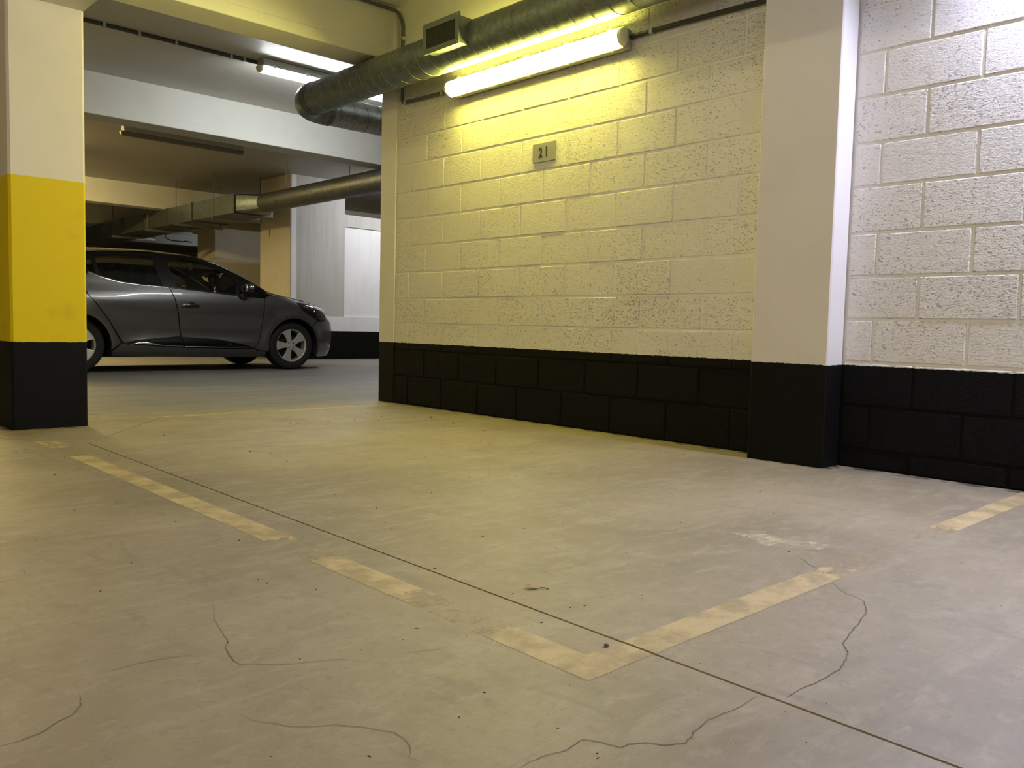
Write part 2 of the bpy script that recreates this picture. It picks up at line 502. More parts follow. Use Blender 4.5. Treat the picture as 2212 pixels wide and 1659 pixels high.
CR = {
 'a': ([(1.937, 0.917), (1.887, 0.866), (1.871, 0.822), (1.854, 0.8), (1.819, 0.782), (1.785, 0.764), (1.715, 0.748), (1.627, 0.728), (1.567, 0.714), (1.537, 0.689), (1.496, 0.674), (1.443, 0.659), (1.368, 0.658), (1.311, 0.665), (1.255, 0.662)], .0032),
 'b': ([(1.232, 0.699), (1.201, 0.696), (1.158, 0.696), (1.116, 0.7), (1.086, 0.702), (1.042, 0.694), (1.005, 0.682), (0.997, 0.685), (0.982, 0.693), (0.962, 0.716), (0.941, 0.734), (0.92, 0.734), (0.913, 0.758), (0.9, 0.784), (0.886, 0.787), (0.859, 0.78), (0.825, 0.79), (0.789, 0.791), (0.771, 0.791)], .0024),
 'c': ([(0.742, 1.717), (0.722, 1.657), (0.694, 1.597), (0.679, 1.521), (0.666, 1.471), (0.65, 1.444), (0.636, 1.386), (0.637, 1.361), (0.659, 1.343), (0.688, 1.314), (0.716, 1.299), (0.755, 1.282), (0.786, 1.265), (0.808, 1.234), (0.831, 1.209)], .0017),
 'd': ([(0.553, 1.187), (0.561, 1.148), (0.581, 1.119), (0.592, 1.096), (0.615, 1.079), (0.654, 1.051), (0.673, 1.025), (0.7, 0.985), (0.701, 0.959), (0.692, 0.932), (0.673, 0.909), (0.682, 0.882)], .0016),
 'e': ([(0.26, 1.303), (0.285, 1.303), (0.312, 1.309), (0.342, 1.333), (0.364, 1.341), (0.383, 1.368), (0.392, 1.407)], .0024),
 'f': ([(0.424, 1.482), (0.456, 1.472), (0.494, 1.474), (0.522, 1.472), (0.557, 1.465), (0.586, 1.455), (0.623, 1.448)], .0014),
 'g': ([(0.849, 1.241), (0.886, 1.215), (0.925, 1.202), (0.945, 1.19), (0.974, 1.195)], .0013),
 'h': ([(2.087, 1.081), (2.039, 1.026), (2.021, 0.995)], .0022)}
for k, (pts, wd) in CR.items():
    fine = []
    for (x0, y0), (x1, y1) in zip(pts, pts[1:]):
        for i in range(4):
            t = i/4
            fine.append((x0+(x1-x0)*t+random.uniform(-.0016, .0016), y0+(y1-y0)*t+random.uniform(-.0016, .0016)))
    fine.append(pts[-1])
    ribbon('crack', fine, wd*.72, M['crack'], floor, .0009, taper=True)

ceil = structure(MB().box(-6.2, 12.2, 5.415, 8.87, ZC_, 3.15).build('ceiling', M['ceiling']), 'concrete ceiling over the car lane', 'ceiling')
structure(MB().box(-6.2, 12.2, -5.2, 5.414, ZC_, 3.15).build('ceiling_bay', M['ceiling_bay']), 'concrete ceiling over the parking bay, lamplight put into its pale tone', 'ceiling')
structure(MB().box(-6.2, 12.2, 8.871, 30.2, ZC_, 3.15).build('ceiling_rear', M['ceiling_shade_tone']), 'concrete ceiling behind the pale beam, shade put into its dark tone', 'ceiling')

# block walls -------------------------------------------------------
_block_cache = {}
def get_block(L, H):
    key = (round(L, 2), round(H, 2))
    if key in _block_cache: return _block_cache[key]
    D = .06; c = .0045
    L, H = key
    vs = [(c*.9, 0, 0), (c*.9, L, 0), (c*.9, L, H), (c*.9, 0, H), (0, c, c), (0, L-c, c), (0, L-c, H-c), (0, c, H-c), (D, 0, 0), (D, L, 0), (D, L, H), (D, 0, H)]
    fs = [(4, 5, 6, 7)] + [(i, (i+1) % 4, 4+(i+1) % 4, 4+i) for i in range(4)] + [(8+i, 8+(i+1) % 4, (i+1) % 4, i) for i in range(4)]
    me = bpy.data.meshes.new('concrete_block'); me.from_pydata(vs, [], fs); me.update()
    bm = bmesh.new(); bm.from_mesh(me); bmesh.ops.recalc_face_normals(bm, faces=bm.faces); bm.to_mesh(me); bm.free()
    # outward front faces -X
    if me.polygons[0].normal.x > 0:
        me.flip_normals()
    me.materials.append(M['block'])
    _block_cache[key] = me
    return me
def block_wall(parent, zs, joints_for, y0, y1):
    J = .0052
    for k in range(len(zs)-1):
        ja = [y0] + [j for j in sorted(joints_for(k)) if y0+.03 < j < y1-.03] + [y1]
        for a, b in zip(ja, ja[1:]):
            L = b-a-2*J; H = zs[k+1]-zs[k]-2*J
            me = get_block(L, H)
            o = bpy.data.objects.new('concrete_block', me); COL.objects.link(o); o.parent = parent
            kx, ky = round(L, 2), round(H, 2)
            o.location = (XW + random.uniform(-.0012, .0016), a+J + random.uniform(-.0008, .0008), zs[k]+J)
            o.scale = (1, L/kx, H/ky)
            o.rotation_euler = (random.uniform(-.003, .003), 0, random.uniform(-.002, .002))

Zm = [0.0, .213, .41, .605, .790, .985, 1.178, 1.380, 1.573, 1.780, 1.966, 2.16, 2.355]
JA = [2.528, 2.933, 3.33, 3.72, 4.12, 4.515, 4.905]
JB = [2.332, 2.732, 3.13, 3.52, 3.918, 4.31, 4.707, 5.107]
wall_right = structure(MB().box(XW+.0048, XW+.19, 1.95, 5.284, 0, 2.355).build('wall_right', M['joint']), 'painted block wall carrying the plate 21, black skirting band below', 'wall')
block_wall(wall_right, Zm, lambda k: JA if k % 2 else JB, 2.125, 5.284)
Zr = [0.0, .088, .283, .478, .670, .860, 1.053, 1.257, 1.445, 1.646, 1.84, 2.035, 2.23, 2.355]
JR1 = [1.627-.3875*i for i in range(0, 9)]
JR2 = [1.444-.3875*i for i in range(0, 9)]
wall_near = structure(MB().box(XW+.0055, XW+.19, -5.0, 1.949, 0, 2.355).build('wall_right_near', M['joint']), 'painted block wall on the right beyond the pilaster', 'wall')
block_wall(wall_near, Zr, lambda k: JR1 if k % 2 else JR2, -1.4, 1.755)

# end column, pilaster, wall beam
def chamfer_rect(x0, x1, y0, y1, c):
    return [(x0+c, y0), (x1-c, y0), (x1, y0+c), (x1, y1-c), (x1-c, y1), (x0+c, y1), (x0, y1-c), (x0, y0+c)]
tag(MB().prism(chamfer_rect(XW-.004, XW+.24, 5.285, 5.487, .006), 2, 0, ZB).build('concrete_column', M['conc'], loc=(3.82, 5.386, 0)), 'narrow flush concrete column at the far end of the block wall', 'column')
tag(MB().prism(chamfer_rect(3.562, XW-.0035, 1.757, 2.14, .006), 2, 0, 2.262).build('concrete_pilaster', M['pillar'], loc=(3.74, 1.95, 0)), 'smooth concrete pilaster standing out of the block wall, black foot', 'column')
tag(MB().box(XW, XW+.24, 1.757, 5.268, 2.357, ZC_-.001).build('concrete_beam', M['beam'], loc=(3.83, 3.7, 2.357)), 'smooth cream concrete beam on top of the block wall behind the air duct', 'beam')
tag(MB().box(XW, XW+.24, -5.2, 1.756, 2.357, ZC_-.001).build('concrete_beam', M['beam'], loc=(3.83, -1.7, 2.357)), 'concrete beam on top of the near block wall, above the picture', 'beam')
# left column with yellow band + beam over it
colm = tag(MB().prism(chamfer_rect(1.073, 1.442, 4.957, 5.52, .012), 2, 0, 2.231).build('concrete_column', M['conc_yellow'], loc=(1.257, 5.24, 0)), 'square concrete column with broad yellow band and black foot', 'column')
tag(MB().box(1.05, 1.442, -5.2, 5.52, 2.2315, ZC_-.001).build('concrete_beam', M['beam'], loc=(1.25, 0, 2.2315)), 'low concrete beam resting on the yellow banded column', 'beam')

def xbeam(y0, y1, x0, x1, label):
    g = .0025
    prof = [(y0, ZB+.004), (y0+.004, ZB), (y1-.004, ZB), (y1, ZB+.004), (y1, ZC_-.001), (y0+g, ZC_-.001), (y0+g, ZB+.082), (y0, ZB+.078)]
    o = MB().prism(prof, 0, x0, x1).build('concrete_beam', M['beam'], loc=((x0+x1)/2, (y0+y1)/2, ZB))
    return tag(o, label, 'beam')
xbeam(5.27, 5.56, 1.443, 12.2, 'cream concrete cross beam above the end of the block wall')
xbeam(5.27, 5.56, -6.2, 1.049, 'concrete cross beam left of the yellow column')
xbeam(8.72, 9.02, -6.2, 12.2, 'pale grey concrete cross beam over the dark car')
xbeam(15.2, 15.5, -6.2, 12.2, 'yellow lit concrete cross beam in the far background')
xbeam(18.65, 18.95, -6.2, 12.2, 'dim concrete cross beam behind the rectangular duct')
xbeam(22.1, 22.4, -6.2, 12.2, 'last concrete cross beam at the far end of the garage')
xbeam(1.80, 2.10, 1.443, XW-.15, 'concrete cross beam overhead, landing on the pilaster')

# back walls of the lane
wb = structure(MB().box(6.56, 12.2, 12.2, 13.23, 0, .705).build('wall_back', M['infill']), 'white wall with black skirting behind the car bonnet', 'wall')
MB().box(6.56, 7.55, 12.205, 13.23, .706, ZC_-.002).build('wall_pier', M['bare'], wb)
MB().box(6.57, 6.655, 12.200, 12.25, .706, ZC_-.01).build('edge_strip', M['infill'], wb)
MB().box(7.551, 12.2, 12.23, 13.23, .706, 2.2).build('infill_panel', M['infill'], wb)
MB().box(7.551, 12.2, 12.207, 13.23, 2.201, 2.40).build('lintel', M['bare'], wb)
warm = mat_concrete('cream_wall', (.70, .64, .52), holes=.2, lines=.15)
MB().box(6.553, 6.5595, 12.21, 13.23, 0, ZC_-.002).build('wall_cheek', warm, wb)
structure(MB().box(7.2, 12.2, 16.5, 17.35, 0, ZC_-.002).build('wall_far', warm), 'warm lit wall stub far behind the car', 'wall')
structure(MB().box(-6.2, 12.2, 30.0, 30.2, 0, ZC_).build('wall_end', M['conc']), 'far end wall of the garage', 'wall')
structure(MB().box(-6.2, -6.0, -5.2, 30.0, 0, ZC_).build('wall_left', M['conc']), 'left side wall of the garage, out of the picture', 'wall')
structure(MB().box(-6.0, 12.2, -5.2, -5.0, 0, ZC_).build('wall_rear', M['conc']), 'wall behind the viewer', 'wall')
structure(MB().box(12.0, 12.2, -5.0, 30.0, 0, ZC_).build('wall_outer', M['conc']), 'right outer wall of the garage, out of the picture', 'wall')

# ------------------------------------------------------------------ tube lamps
def lamp(center, u, nrm, length, setting, label, lit=True, hw=.052):
    tw = 1.14 if abs(nrm[2]) < .5 else 1.32
    """batten lamp; center = mid point on the mounting surface, u = length direction, nrm = outward"""
    u = Vector(u); nr = Vector(nrm); v = nr.cross(u); c = Vector(center)
    root = empty('tube_lamp', c); tag(root, label, 'lamp', 'tube lamps of the garage')
    def W(a, b, d): return c + u*a + v*b + nr*d
    def extr(prof, stations, mb):
        n = len(prof); vs = []
        for (a, s, dd) in stations:
            for (b, d) in prof: vs.append(W(a, b*s, dd + (d-dd)*s))
        fs = [(i*n+k, i*n+(k+1) % n, (i+1)*n+(k+1) % n, (i+1)*n+k) for i in range(len(stations)-1) for k in range(n)]
        fs += [tuple(range(n))[::-1], tuple((len(stations)-1)*n+k for k in range(n))]
        mb.add(vs, fs)
    h = length/2
    m = MB(); extr([(-hw*1.0, .004), (hw*1.0, .004), (hw*tw, .072), (-hw*tw, .072)], [(-h+.022, 1, .03), (h-.022, 1, .03)], m)
    m.build('lamp_tray', M['lamp_base'], root, bevel=.006)
    prof = [(hw*.98*math.cos(t), .073+.052*math.sin(t)) for t in np.linspace(0, math.pi, 12)]
    m = MB(); extr(prof, [(-h+.03, 1, .073), (h-.03, 1, .073)], m)
    em = mat_emit('lamp_diffuser_glow', *setting) if lit else plain('lamp_diffuser_off', (.17, .16, .14), .5)
    m.build('diffuser', em, root, smooth=True)
    for s in (-1, 1):
        m = MB(); extr(prof, [(s*(h-.0299), .99, .073), (s*(h-.008), .95, .073), (s*h, .8, .073), (s*(h+.006), .5, .073)], m)
        m.build('end_cap', M['lamp_cap'] if lit else em, root, smooth=True)
    for a in np.linspace(-h+.12, h-.12, 5):
        for s in (-1, 1):
            m = MB(); extr([(s*hw*(tw-.04), .056), (s*(hw*(tw-.04)+.008), .056), (s*(hw*(tw-.04)+.008), .084), (s*hw*1.02, .084)], [(a-.012, 1, .07), (a+.012, 1, .07)], m)
            m.build('clip', M['steel'], root)
    return root
lamp((XW-.002, 3.805, 2.202), (0, -1, 0), (-1, 0, 0), 1.555, LAMP_YELLOW, 'glowing yellow tube lamp on the block wall above plate 21')
lamp((XW-.002, .42, 2.222), (0, -1, 0), (-1, 0, 0), 1.57, LAMP_COOL, 'cool white tube lamp on the near block wall, just above the picture')
lamp((4.29, 7.14, ZC_), (1, 0, 0), (0, 0, -1), 1.56, LAMP_WHITE, 'bright white tube lamp on the lane ceiling, partly behind the duct elbow')
lamp((4.33, 10.83, ZC_), (1, 0, 0), (0, 0, -1), 1.56, LAMP_WHITE, 'unlit dark tube lamp on the ceiling behind the pale beam', lit=False)
lamp((2.0, 12.9, ZC_), (1, 0, 0), (0, 0, -1), 1.56, LAMP_WARM, 'warm tube lamp on the lane ceiling hidden behind the yellow column')
lamp((-3.9, 1.6, ZC_), (0, 1, 0), (0, 0, -1), 1.56, LAMP_AISLE, 'warm tube lamp on the aisle ceiling left of the viewer')
lamp((-3.9, -2.6, ZC_), (0, 1, 0), (0, 0, -1), 1.56, LAMP_AISLE, 'warm tube lamp on the aisle ceiling behind the viewer')
lamp((8.3, 10.83, ZC_), (1, 0, 0), (0, 0, -1), 1.56, LAMP_BACK_FILL, 'unseen white fill lamp added on the lane ceiling to brighten the back wall')
lamp((9.5, 20.6, ZC_), (1, 0, 0), (0, 0, -1), 1.56, LAMP_FAR_FILL, 'white fill lamp added on the ceiling to brighten the far end of the garage')

# ------------------------------------------------------------------ conduits
def conduit(label, pts, r, clips, m=None, sub=10):
    root = empty('conduit', pts[0]); tag(root, label, 'conduit')
    P = [Vector(pts[0])]
    for i in range(1, len(pts)-1):
        a, b, c = Vector(pts[i-1]), Vector(pts[i]), Vector(pts[i+1])
        d = min(.045, (a-b).length*.4, (c-b).length*.4)
        p0 = b+(a-b).normalized()*d; p1 = b+(c-b).normalized()*d
        for t in (0, .25, .5, .75, 1): P.append(p0*(1-t)**2 + b*2*t*(1-t) + p1*t*t)
    P.append(Vector(pts[-1]))
    MB().tube(P, r, sub).build('pipe', m or M['conduit'], root, smooth=True)
    for c, ax in clips:
        c = Vector(c)
        m2 = MB(); k = r+.004; e = .011
        b = [k, k, k]; b[ax] = e
        m2.box(c.x-b[0], c.x+b[0], c.y-b[1], c.y+b[1], c.z-b[2], c.z+b[2])
        m2.build('clip', M['clip'], root, bevel=.003)
    return root
conduit('dark conduit rising from the yellow lamp to the ceiling corner', [(2.0, 5.252, 2.905), (3.675, 5.252, 2.905), (3.695, 5.235, 2.86), (3.695, 5.205, 2.80), (3.695, 5.205, 2.232), (3.695, 4.64, 2.217)], .013,
        [((3.3, 5.252, 2.905), 0), ((3.695, 5.205, 2.70), 2), ((3.695, 5.15, 2.2306), 1), ((3.695, 4.72, 2.2195), 1)])
conduit('dark conduit from the yellow lamp to the pilaster', [(3.695, 3.05, 2.215), (3.695, 2.72, 2.21), (3.695, 2.15, 2.193)], .013, [((3.695, 2.9, 2.2125), 1), ((3.695, 2.19, 2.194), 1)], M['conduit_dark'])
conduit('long dark conduit along the lane ceiling to the white lamp', [(1.0, 7.23, ZC_-.018), (3.50, 7.23, ZC_-.018), (5.6, 7.23, ZC_-.018)], .016,
        [((x, 7.23, ZC_-.018), 0) for x in (2.0, 2.25, 2.52, 2.82, 3.3, 3.42)], M['conduit_dark'])

# ------------------------------------------------------------------ ducts
def helix(axis, c0, c1, r, pitch, rr=.0028):
    c0 = Vector(c0); c1 = Vector(c1); L = (c1-c0).length; d = (c1-c0).normalized()
    s = Vector((0, 0, 1)); q = d.cross(s)
    N = int(L/pitch*28)
    pts = [c0 + d*(L*i/N) + (s*math.cos(2*math.pi*i/28) + q*math.sin(2*math.pi*i/28))*r for i in range(N+1)]
    return MB().tube(pts, rr, 4)
XD, ZD, RD, YD, RB = 3.515, 2.40, .125, 6.39, .22
d1 = empty('air_duct', (XD, 2.0, ZD)); tag(d1, 'round spiral air duct along the block wall, turning behind its end', 'duct')
YE = YD-RB
MB().tube([(XD, -5.0, ZD), (XD, YE, ZD)], RD, 40).build('duct_run', M['galv'], d1, smooth=True)
helix(1, (XD, -1.0, ZD), (XD, YE-.05, ZD), RD, .135).build('spiral_seam', M['galv'], d1, smooth='all')
el = [(XD+RB-RB*math.cos(a), YE+RB*math.sin(a), ZD) for a in np.linspace(0, math.pi/2, 15)]
MB().tube(el, RD+.003, 40).build('elbow', M['galv'], d1, smooth=True)
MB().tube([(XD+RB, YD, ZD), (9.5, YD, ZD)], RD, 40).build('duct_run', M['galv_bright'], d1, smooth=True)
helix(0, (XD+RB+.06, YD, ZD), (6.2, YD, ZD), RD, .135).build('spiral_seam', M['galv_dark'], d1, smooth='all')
for a, b in (((XD, YE-.055, ZD), (XD, YE-.02, ZD)), ((XD+RB+.01, YD, ZD), (XD+RB+.05, YD, ZD))):
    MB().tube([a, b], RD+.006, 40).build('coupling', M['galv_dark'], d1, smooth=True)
for p in ((4.35, YD), (5.4, YD)):
    MB().tube([(p[0], p[1], ZD+RD), (p[0], p[1], ZC_)], .005, 8).build('hanger_rod', M['steel'], d1)
    MB().tube([(p[0]-.015, p[1], ZD), (p[0]+.015, p[1], ZD)], RD+.004, 36).build('hanger_band', M['steel'], d1, smooth=True)
# extract grille on the duct
XG, gy0, gy1, gz0, gz1 = 3.315, 4.080, 4.440, 2.322, 2.512
fr = MB(); t = .034
fr.box(XG-.006, XG+.006, gy0, gy1, gz0, gz0+t); fr.box(XG-.006, XG+.006, gy0, gy1, gz1-t, gz1)
fr.box(XG-.006, XG+.006, gy0, gy0+t, gz0+t, gz1-t); fr.box(XG-.006, XG+.006, gy1-t, gy1, gz0+t, gz1-t)
gr = fr.build('vent_grille', M['grille_frame'], d1); gr['label'] = 'rectangular vent grille with dark mesh'
MB().box(XG+.006, 3.45, gy0+.017, gy1-.017, gz0+.014, gz1-.014).build('neck', M['galv'], gr)
MB().box(XG-.001, XG+.003, gy0+t, gy1-t, gz0+t, gz1-t).build('mesh_screen', M['grille'], gr)
for i in range(1, 24):
    y = gy0+t+(gy1-gy0-2*t)*i/24
    MB().box(XG-.003, XG-.0012, y-.0012, y+.0012, gz0+t, gz1-t).build('wire', M['grille'], gr)
for y in (gy0+.014, gy1-.014):
    for z in (gz0+.014, gz1-.014):
        MB().lathe([(0.0001, -.004), (.005, -.003), (.006, 0)], (XG-.006, y, z), 0, 10).build('screw', M['steel'], gr)
# far duct: round, then transition, then rectangular
X2, Z2, R2 = 6.0, 2.385, .141
d2 = empty('air_duct', (X2, 9.0, Z2)); tag(d2, 'far air duct above the car, round then rectangular', 'duct')
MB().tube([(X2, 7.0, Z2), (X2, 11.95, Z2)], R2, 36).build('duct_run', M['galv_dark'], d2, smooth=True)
helix(1, (X2, 7.0, Z2), (X2, 11.9, Z2), R2, .14).build('spiral_seam', M['galv'], d2, smooth='all')
rx0, rx1, rz0, rz1 = 5.70, 6.30, 2.245, 2.533
n = 32; vs = []
for k in range(n):
    a = 2*math.pi*(k+.5)/n; vs.append((X2+R2*math.cos(a), 11.95, Z2+R2*math.sin(a)))
for k in range(n):
    a = 2*math.pi*(k+.5)/n; ca, sa = math.cos(a), math.sin(a); s = 1/max(abs(ca), abs(sa))
    vs.append((X2+.30*ca*s, 12.35, (rz0+rz1)/2+(rz1-rz0)/2*sa*s))
MB().add(vs, [(k, (k+1) % n, n+(k+1) % n, n+k) for k in range(n)]).build('transition', M['galv'], d2, smooth=True)
ysec = [12.35, 13.95, 15.0, 16.1, 17.3, 18.6, 20.0, 21.5]
for a, b in zip(ysec, ysec[1:]):
    MB().box(rx0, rx1, a+.002, b-.002, rz0, rz1).build('duct_section', M['galv'], d2)
for y in ysec:
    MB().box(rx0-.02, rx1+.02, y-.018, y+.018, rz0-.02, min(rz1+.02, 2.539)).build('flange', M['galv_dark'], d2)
for y in (12.9, 14.4, 15.75, 17.6):
    MB().box(rx0-.12, rx1+.12, y-.02, y+.02, rz0-.062, rz0-.021).build('support_rail', M['steel'], d2)
    for x in (rx0-.09, rx1+.09):
        MB().tube([(x, y, rz0-.05), (x, y, ZC_)], .006, 8).build('hanger_rod', M['galv_dark'], d2)
for y in (9.6, 11.3):
    MB().tube([(X2, y, Z2+R2), (X2, y, ZC_)], .006, 8).build('hanger_rod', M['galv_dark'], d2)

MB().tube([(5.95, 15.75, 2.19), (5.93, 15.75, 2.10), (6.02, 15.75, 2.055), (6.25, 15.75, 2.045), (6.30, 15.75, 2.06), (6.42, 15.75, 2.05)], .012, 8).build('cable', M['conduit_dark'], d2, smooth='all')

# ------------------------------------------------------------------ plate 21
sg = empty('number_plate', (XW-.004, 3.71, 1.62)); tag(sg, 'small grey plate reading 21 on the block wall', 'sign')
MB().box(XW-.009, XW-.0015, 3.615, 3.812, 1.622, 1.738).build('plate', M['plate'], sg, bevel=.002)
def digit(ch, y, z, h):
    cu = bpy.data.curves.new('digit', 'FONT'); cu.body = ch; cu.size = h/.70; cu.extrude = .0008; cu.offset = .0011; cu.align_x = 'CENTER'; cu.resolution_u = 6
    ob = bpy.data.objects.new('digit_tmp', cu); COL.objects.link(ob)
    dg = bpy.context.evaluated_depsgraph_get(); dg.update()
    me = bpy.data.meshes.new_from_object(ob.evaluated_get(dg))
    bpy.data.objects.remove(ob)
    me.materials.clear(); me.materials.append(M['digit'])
    o = bpy.data.objects.new('digit', me); COL.objects.link(o); o.parent = sg
    # text x -> -Y (world), text y -> Z, facing -X
    o.matrix_local = Matrix.Translation(Vector((XW-.0102, y, z))-sg.location) @ Matrix(((0, 0, -1, 0), (-1, 0, 0, 0), (0, 1, 0, 0), (0, 0, 0, 1)))
    o.scale = (.82, 1, 1)
digit('2', 3.741, 1.651, .060)
digit('1', 3.690, 1.652, .060)

# ------------------------------------------------------------------ the car
def pch(X, Y):
    X = np.array(X, float); Y = np.array(Y, float)
    h = np.diff(X); d = np.diff(Y)/h; m = np.zeros(len(X)); m[0] = d[0]; m[-1] = d[-1]
    for i in range(1, len(X)-1):
        m[i] = 0 if d[i-1]*d[i] <= 0 else 2*d[i-1]*d[i]/(d[i-1]+d[i])
    X = [float(x) for x in X]; Y = [float(y) for y in Y]; h = [float(x) for x in h]; m = [float(x) for x in m]
    import bisect
    def f(x):
        x = min(max(x, X[0]), X[-1]); i = min(max(bisect.bisect_left(X, x)-1, 0), len(h)-1)
        t = (x-X[i])/h[i]
        return (2*t**3-3*t*t+1)*Y[i]+(t**3-2*t*t+t)*h[i]*m[i]+(-2*t**3+3*t*t)*Y[i+1]+(t**3-t*t)*h[i]*m[i+1]
    return f
secW = pch([.10, .18, .24, .32, .42, .55, .68, .80, .90, .96, 1.10, 1.25, 1.38, 1.46], [.72, .79, .835, .855, .856, .858, .864, .857, .838, .815, .752, .675, .595, .53])
noseX = pch([.10, .2, .35, .5, .62, .72, .775, .83, .875, .955, 1.2, 1.45], [.80, .83, .865, .87, .85, .785, .755, .67, .53, .35, 0, -.3])
tailX = pch([.1, .4, .8, 1.0, 1.25, 1.35, 1.45], [-3.16, -3.22, -3.21, -3.15, -3.0, -2.9, -2.75])
ZE = [(.745, .735), (.65, .785), (.5, .835), (.3, .88), (0, .925), (-.30, .970), (-.5, 1.09), (-.75, 1.222), (-1.0, 1.322), (-1.3, 1.380), (-1.7, 1.395), (-2.2, 1.372), (-2.6, 1.325), (-2.85, 1.27), (-3.0, 1.15), (-3.1, 1.0), (-3.17, .8)]
ZCc = [(.745, .74), (.65, .80), (.5, .865), (.3, .925), (0, .985), (-.15, 1.015), (-.30, 1.085), (-.5, 1.19), (-.75, 1.305), (-1.0, 1.388), (-1.3, 1.436), (-1.7, 1.450), (-2.2, 1.437), (-2.6, 1.40), (-2.85, 1.36), (-3.0, 1.22), (-3.1, 1.04), (-3.17, .82)]
ze = pch(*zip(*ZE[::-1])); zc = pch(*zip(*ZCc[::-1]))
def hw(x, z):
    wd = secW(z); t = min(max((x-noseX(z)+.9)/.9, 0), 1); wd *= (1-t**3)**.4545
    t = min(max((tailX(z)+.8-x)/.8, 0), 1); wd *= (1-t**3)**.4
    if z < 1.0 and t < .99:
        for cx in (0, -2.589):
            d = math.hypot(x-cx, z-.31); wd += .016*math.exp(-((d-.37)/.07)**2)
        wd += .03*math.exp(-((x+2.5)/.55)**2-((z-.80)/.12)**2)
        if -2.2 < x < -.3:
            e = min(1, (x+2.2)/.3, (-.3-x)/.3); wd += e*(-.022*math.exp(-((z-.50)/.12)**2)+.012*math.exp(-((z-.33)/.05)**2))
    return wd
def inside(p, poly):
    x, y = p; c = False; n = len(poly)
    for i in range(n):
        x0, y0 = poly[i]; x1, y1 = poly[i-1]
        if (y0 > y) != (y1 > y) and x < (x1-x0)*(y-y0)/(y1-y0)+x0: c = not c
    return c
def dens(poly, step):
    out = []
    n = len(poly)
    for i in range(n):
        a = poly[i]; b = poly[(i+1) % n]; L = math.hypot(b[0]-a[0], b[1]-a[1]); k = max(1, int(math.ceil(L/step)))
        for j in range(k): out.append((a[0]+(b[0]-a[0])*j/k, a[1]+(b[1]-a[1])*j/k))
    return out
car = empty('car', (5.205, 10.42, 0)); car.scale = (.973, .973, .973)
tag(car, 'dark grey metallic hatchback parked across the lane, front to the right', 'car')
_cdt = {}
def panel(name, poly, m, out=0.0, holes=(), step=.035, rim=.012, parent=None, inset=.0018, sides=(-1, 1), label=None):
    poly = inset_poly(poly, inset) if inset else poly
    P = dens(poly, step); H = [dens(h, step) for h in holes]
    verts = list(P); edges = [(i, (i+1) % len(P)) for i in range(len(P))]
    for h in H:
        o = len(verts); verts += h; edges += [(o+i, o+(i+1) % len(h)) for i in range(len(h))]
    xs = [p[0] for p in P]; zs = [p[1] for p in P]
    x = min(xs)+step*.5
    while x < max(xs):
        z = min(zs)+step*.5
        while z < max(zs):
            if inside((x, z), P) and not any(inside((x, z), h) for h in H):
                if all((x-v[0])**2+(z-v[1])**2 > (.55*step)**2 for v in verts[:len(P)+sum(map(len, H))]): verts.append((x, z))
            z += step
        x += step
    r = delaunay_2d_cdt([Vector(v) for v in verts], edges, [], 0, 1e-6)
    V2, E2, F2 = r[0], r[1], r[2]
    F2 = [f for f in F2 if inside((sum(V2[i].x for i in f)/3, sum(V2[i].y for i in f)/3), P) and not any(inside((sum(V2[i].x for i in f)/3, sum(V2[i].y for i in f)/3), h) for h in H)]
    used = sorted({i for f in F2 for i in f}); mp = {i: k for k, i in enumerate(used)}
    res = None
    for sd in sides:
        vs = []; nr = []
        for i in used:
            x, z = V2[i]; e = .004
            wy = hw(x, z)
            dx = (hw(x+e, z)-hw(x-e, z))/(2*e); dz = (hw(x, z+e)-hw(x, z-e))/(2*e)
            dx = max(min(dx, 30), -30)
            nv = Vector((-dx, 1, -dz)).normalized()
            p = Vector((x, max(wy, 0), z)) + nv*out
            vs.append((p.x, p.y*sd, p.z)); nr.append((nv.x, nv.y*sd, nv.z))
        fs = []
        for f in F2:
            g = [mp[i] for i in f]
            a, b, c = (Vector(vs[k]) for k in g)
            if ((b-a).cross(c-a)).dot(Vector(nr[g[0]])) < 0: g = g[::-1]
            fs.append(tuple(g))
        if rim:
            cnt = {}
            for f in fs:
                for i in range(3): cnt.setdefault(tuple(sorted((f[i], f[(i+1) % 3]))), []).append((f[i], f[(i+1) % 3]))
            for k, l in cnt.items():
                if len(l) == 1:
                    a, b = l[0]
                    o = len(vs); pa, pb = Vector(vs[a]), Vector(vs[b]); na, nb = Vector(nr[a]), Vector(nr[b])
                    vs += [tuple(pa), tuple(pb), tuple(pb-nb*rim), tuple(pa-na*rim)]
                    q = (pb-pa).cross(na).normalized()
                    nr += [tuple(q)]*4
                    fs.append((o+1, o, o+3, o+2))
        me = bpy.data.meshes.new(name); me.from_pydata(vs, [], fs); me.update()
        me.polygons.foreach_set('use_smooth', [True]*len(me.polygons))
        me.normals_split_custom_set_from_vertices(nr)
        me.materials.append(m)
        o = bpy.data.objects.new(name, me); COL.objects.link(o)
        pr = parent[sd] if isinstance(parent, dict) else (parent or car)
        o.parent = pr
        if label: o['label'] = label
        if res is None: res = {}
        res[sd] = o
    return res
def arc(cx, a0, a1, r=.352, n=16):
    return [(cx+r*math.cos(math.radians(a)), .31+r*math.sin(math.radians(a))) for a in np.linspace(a0, a1, n)]
WB = -2.589
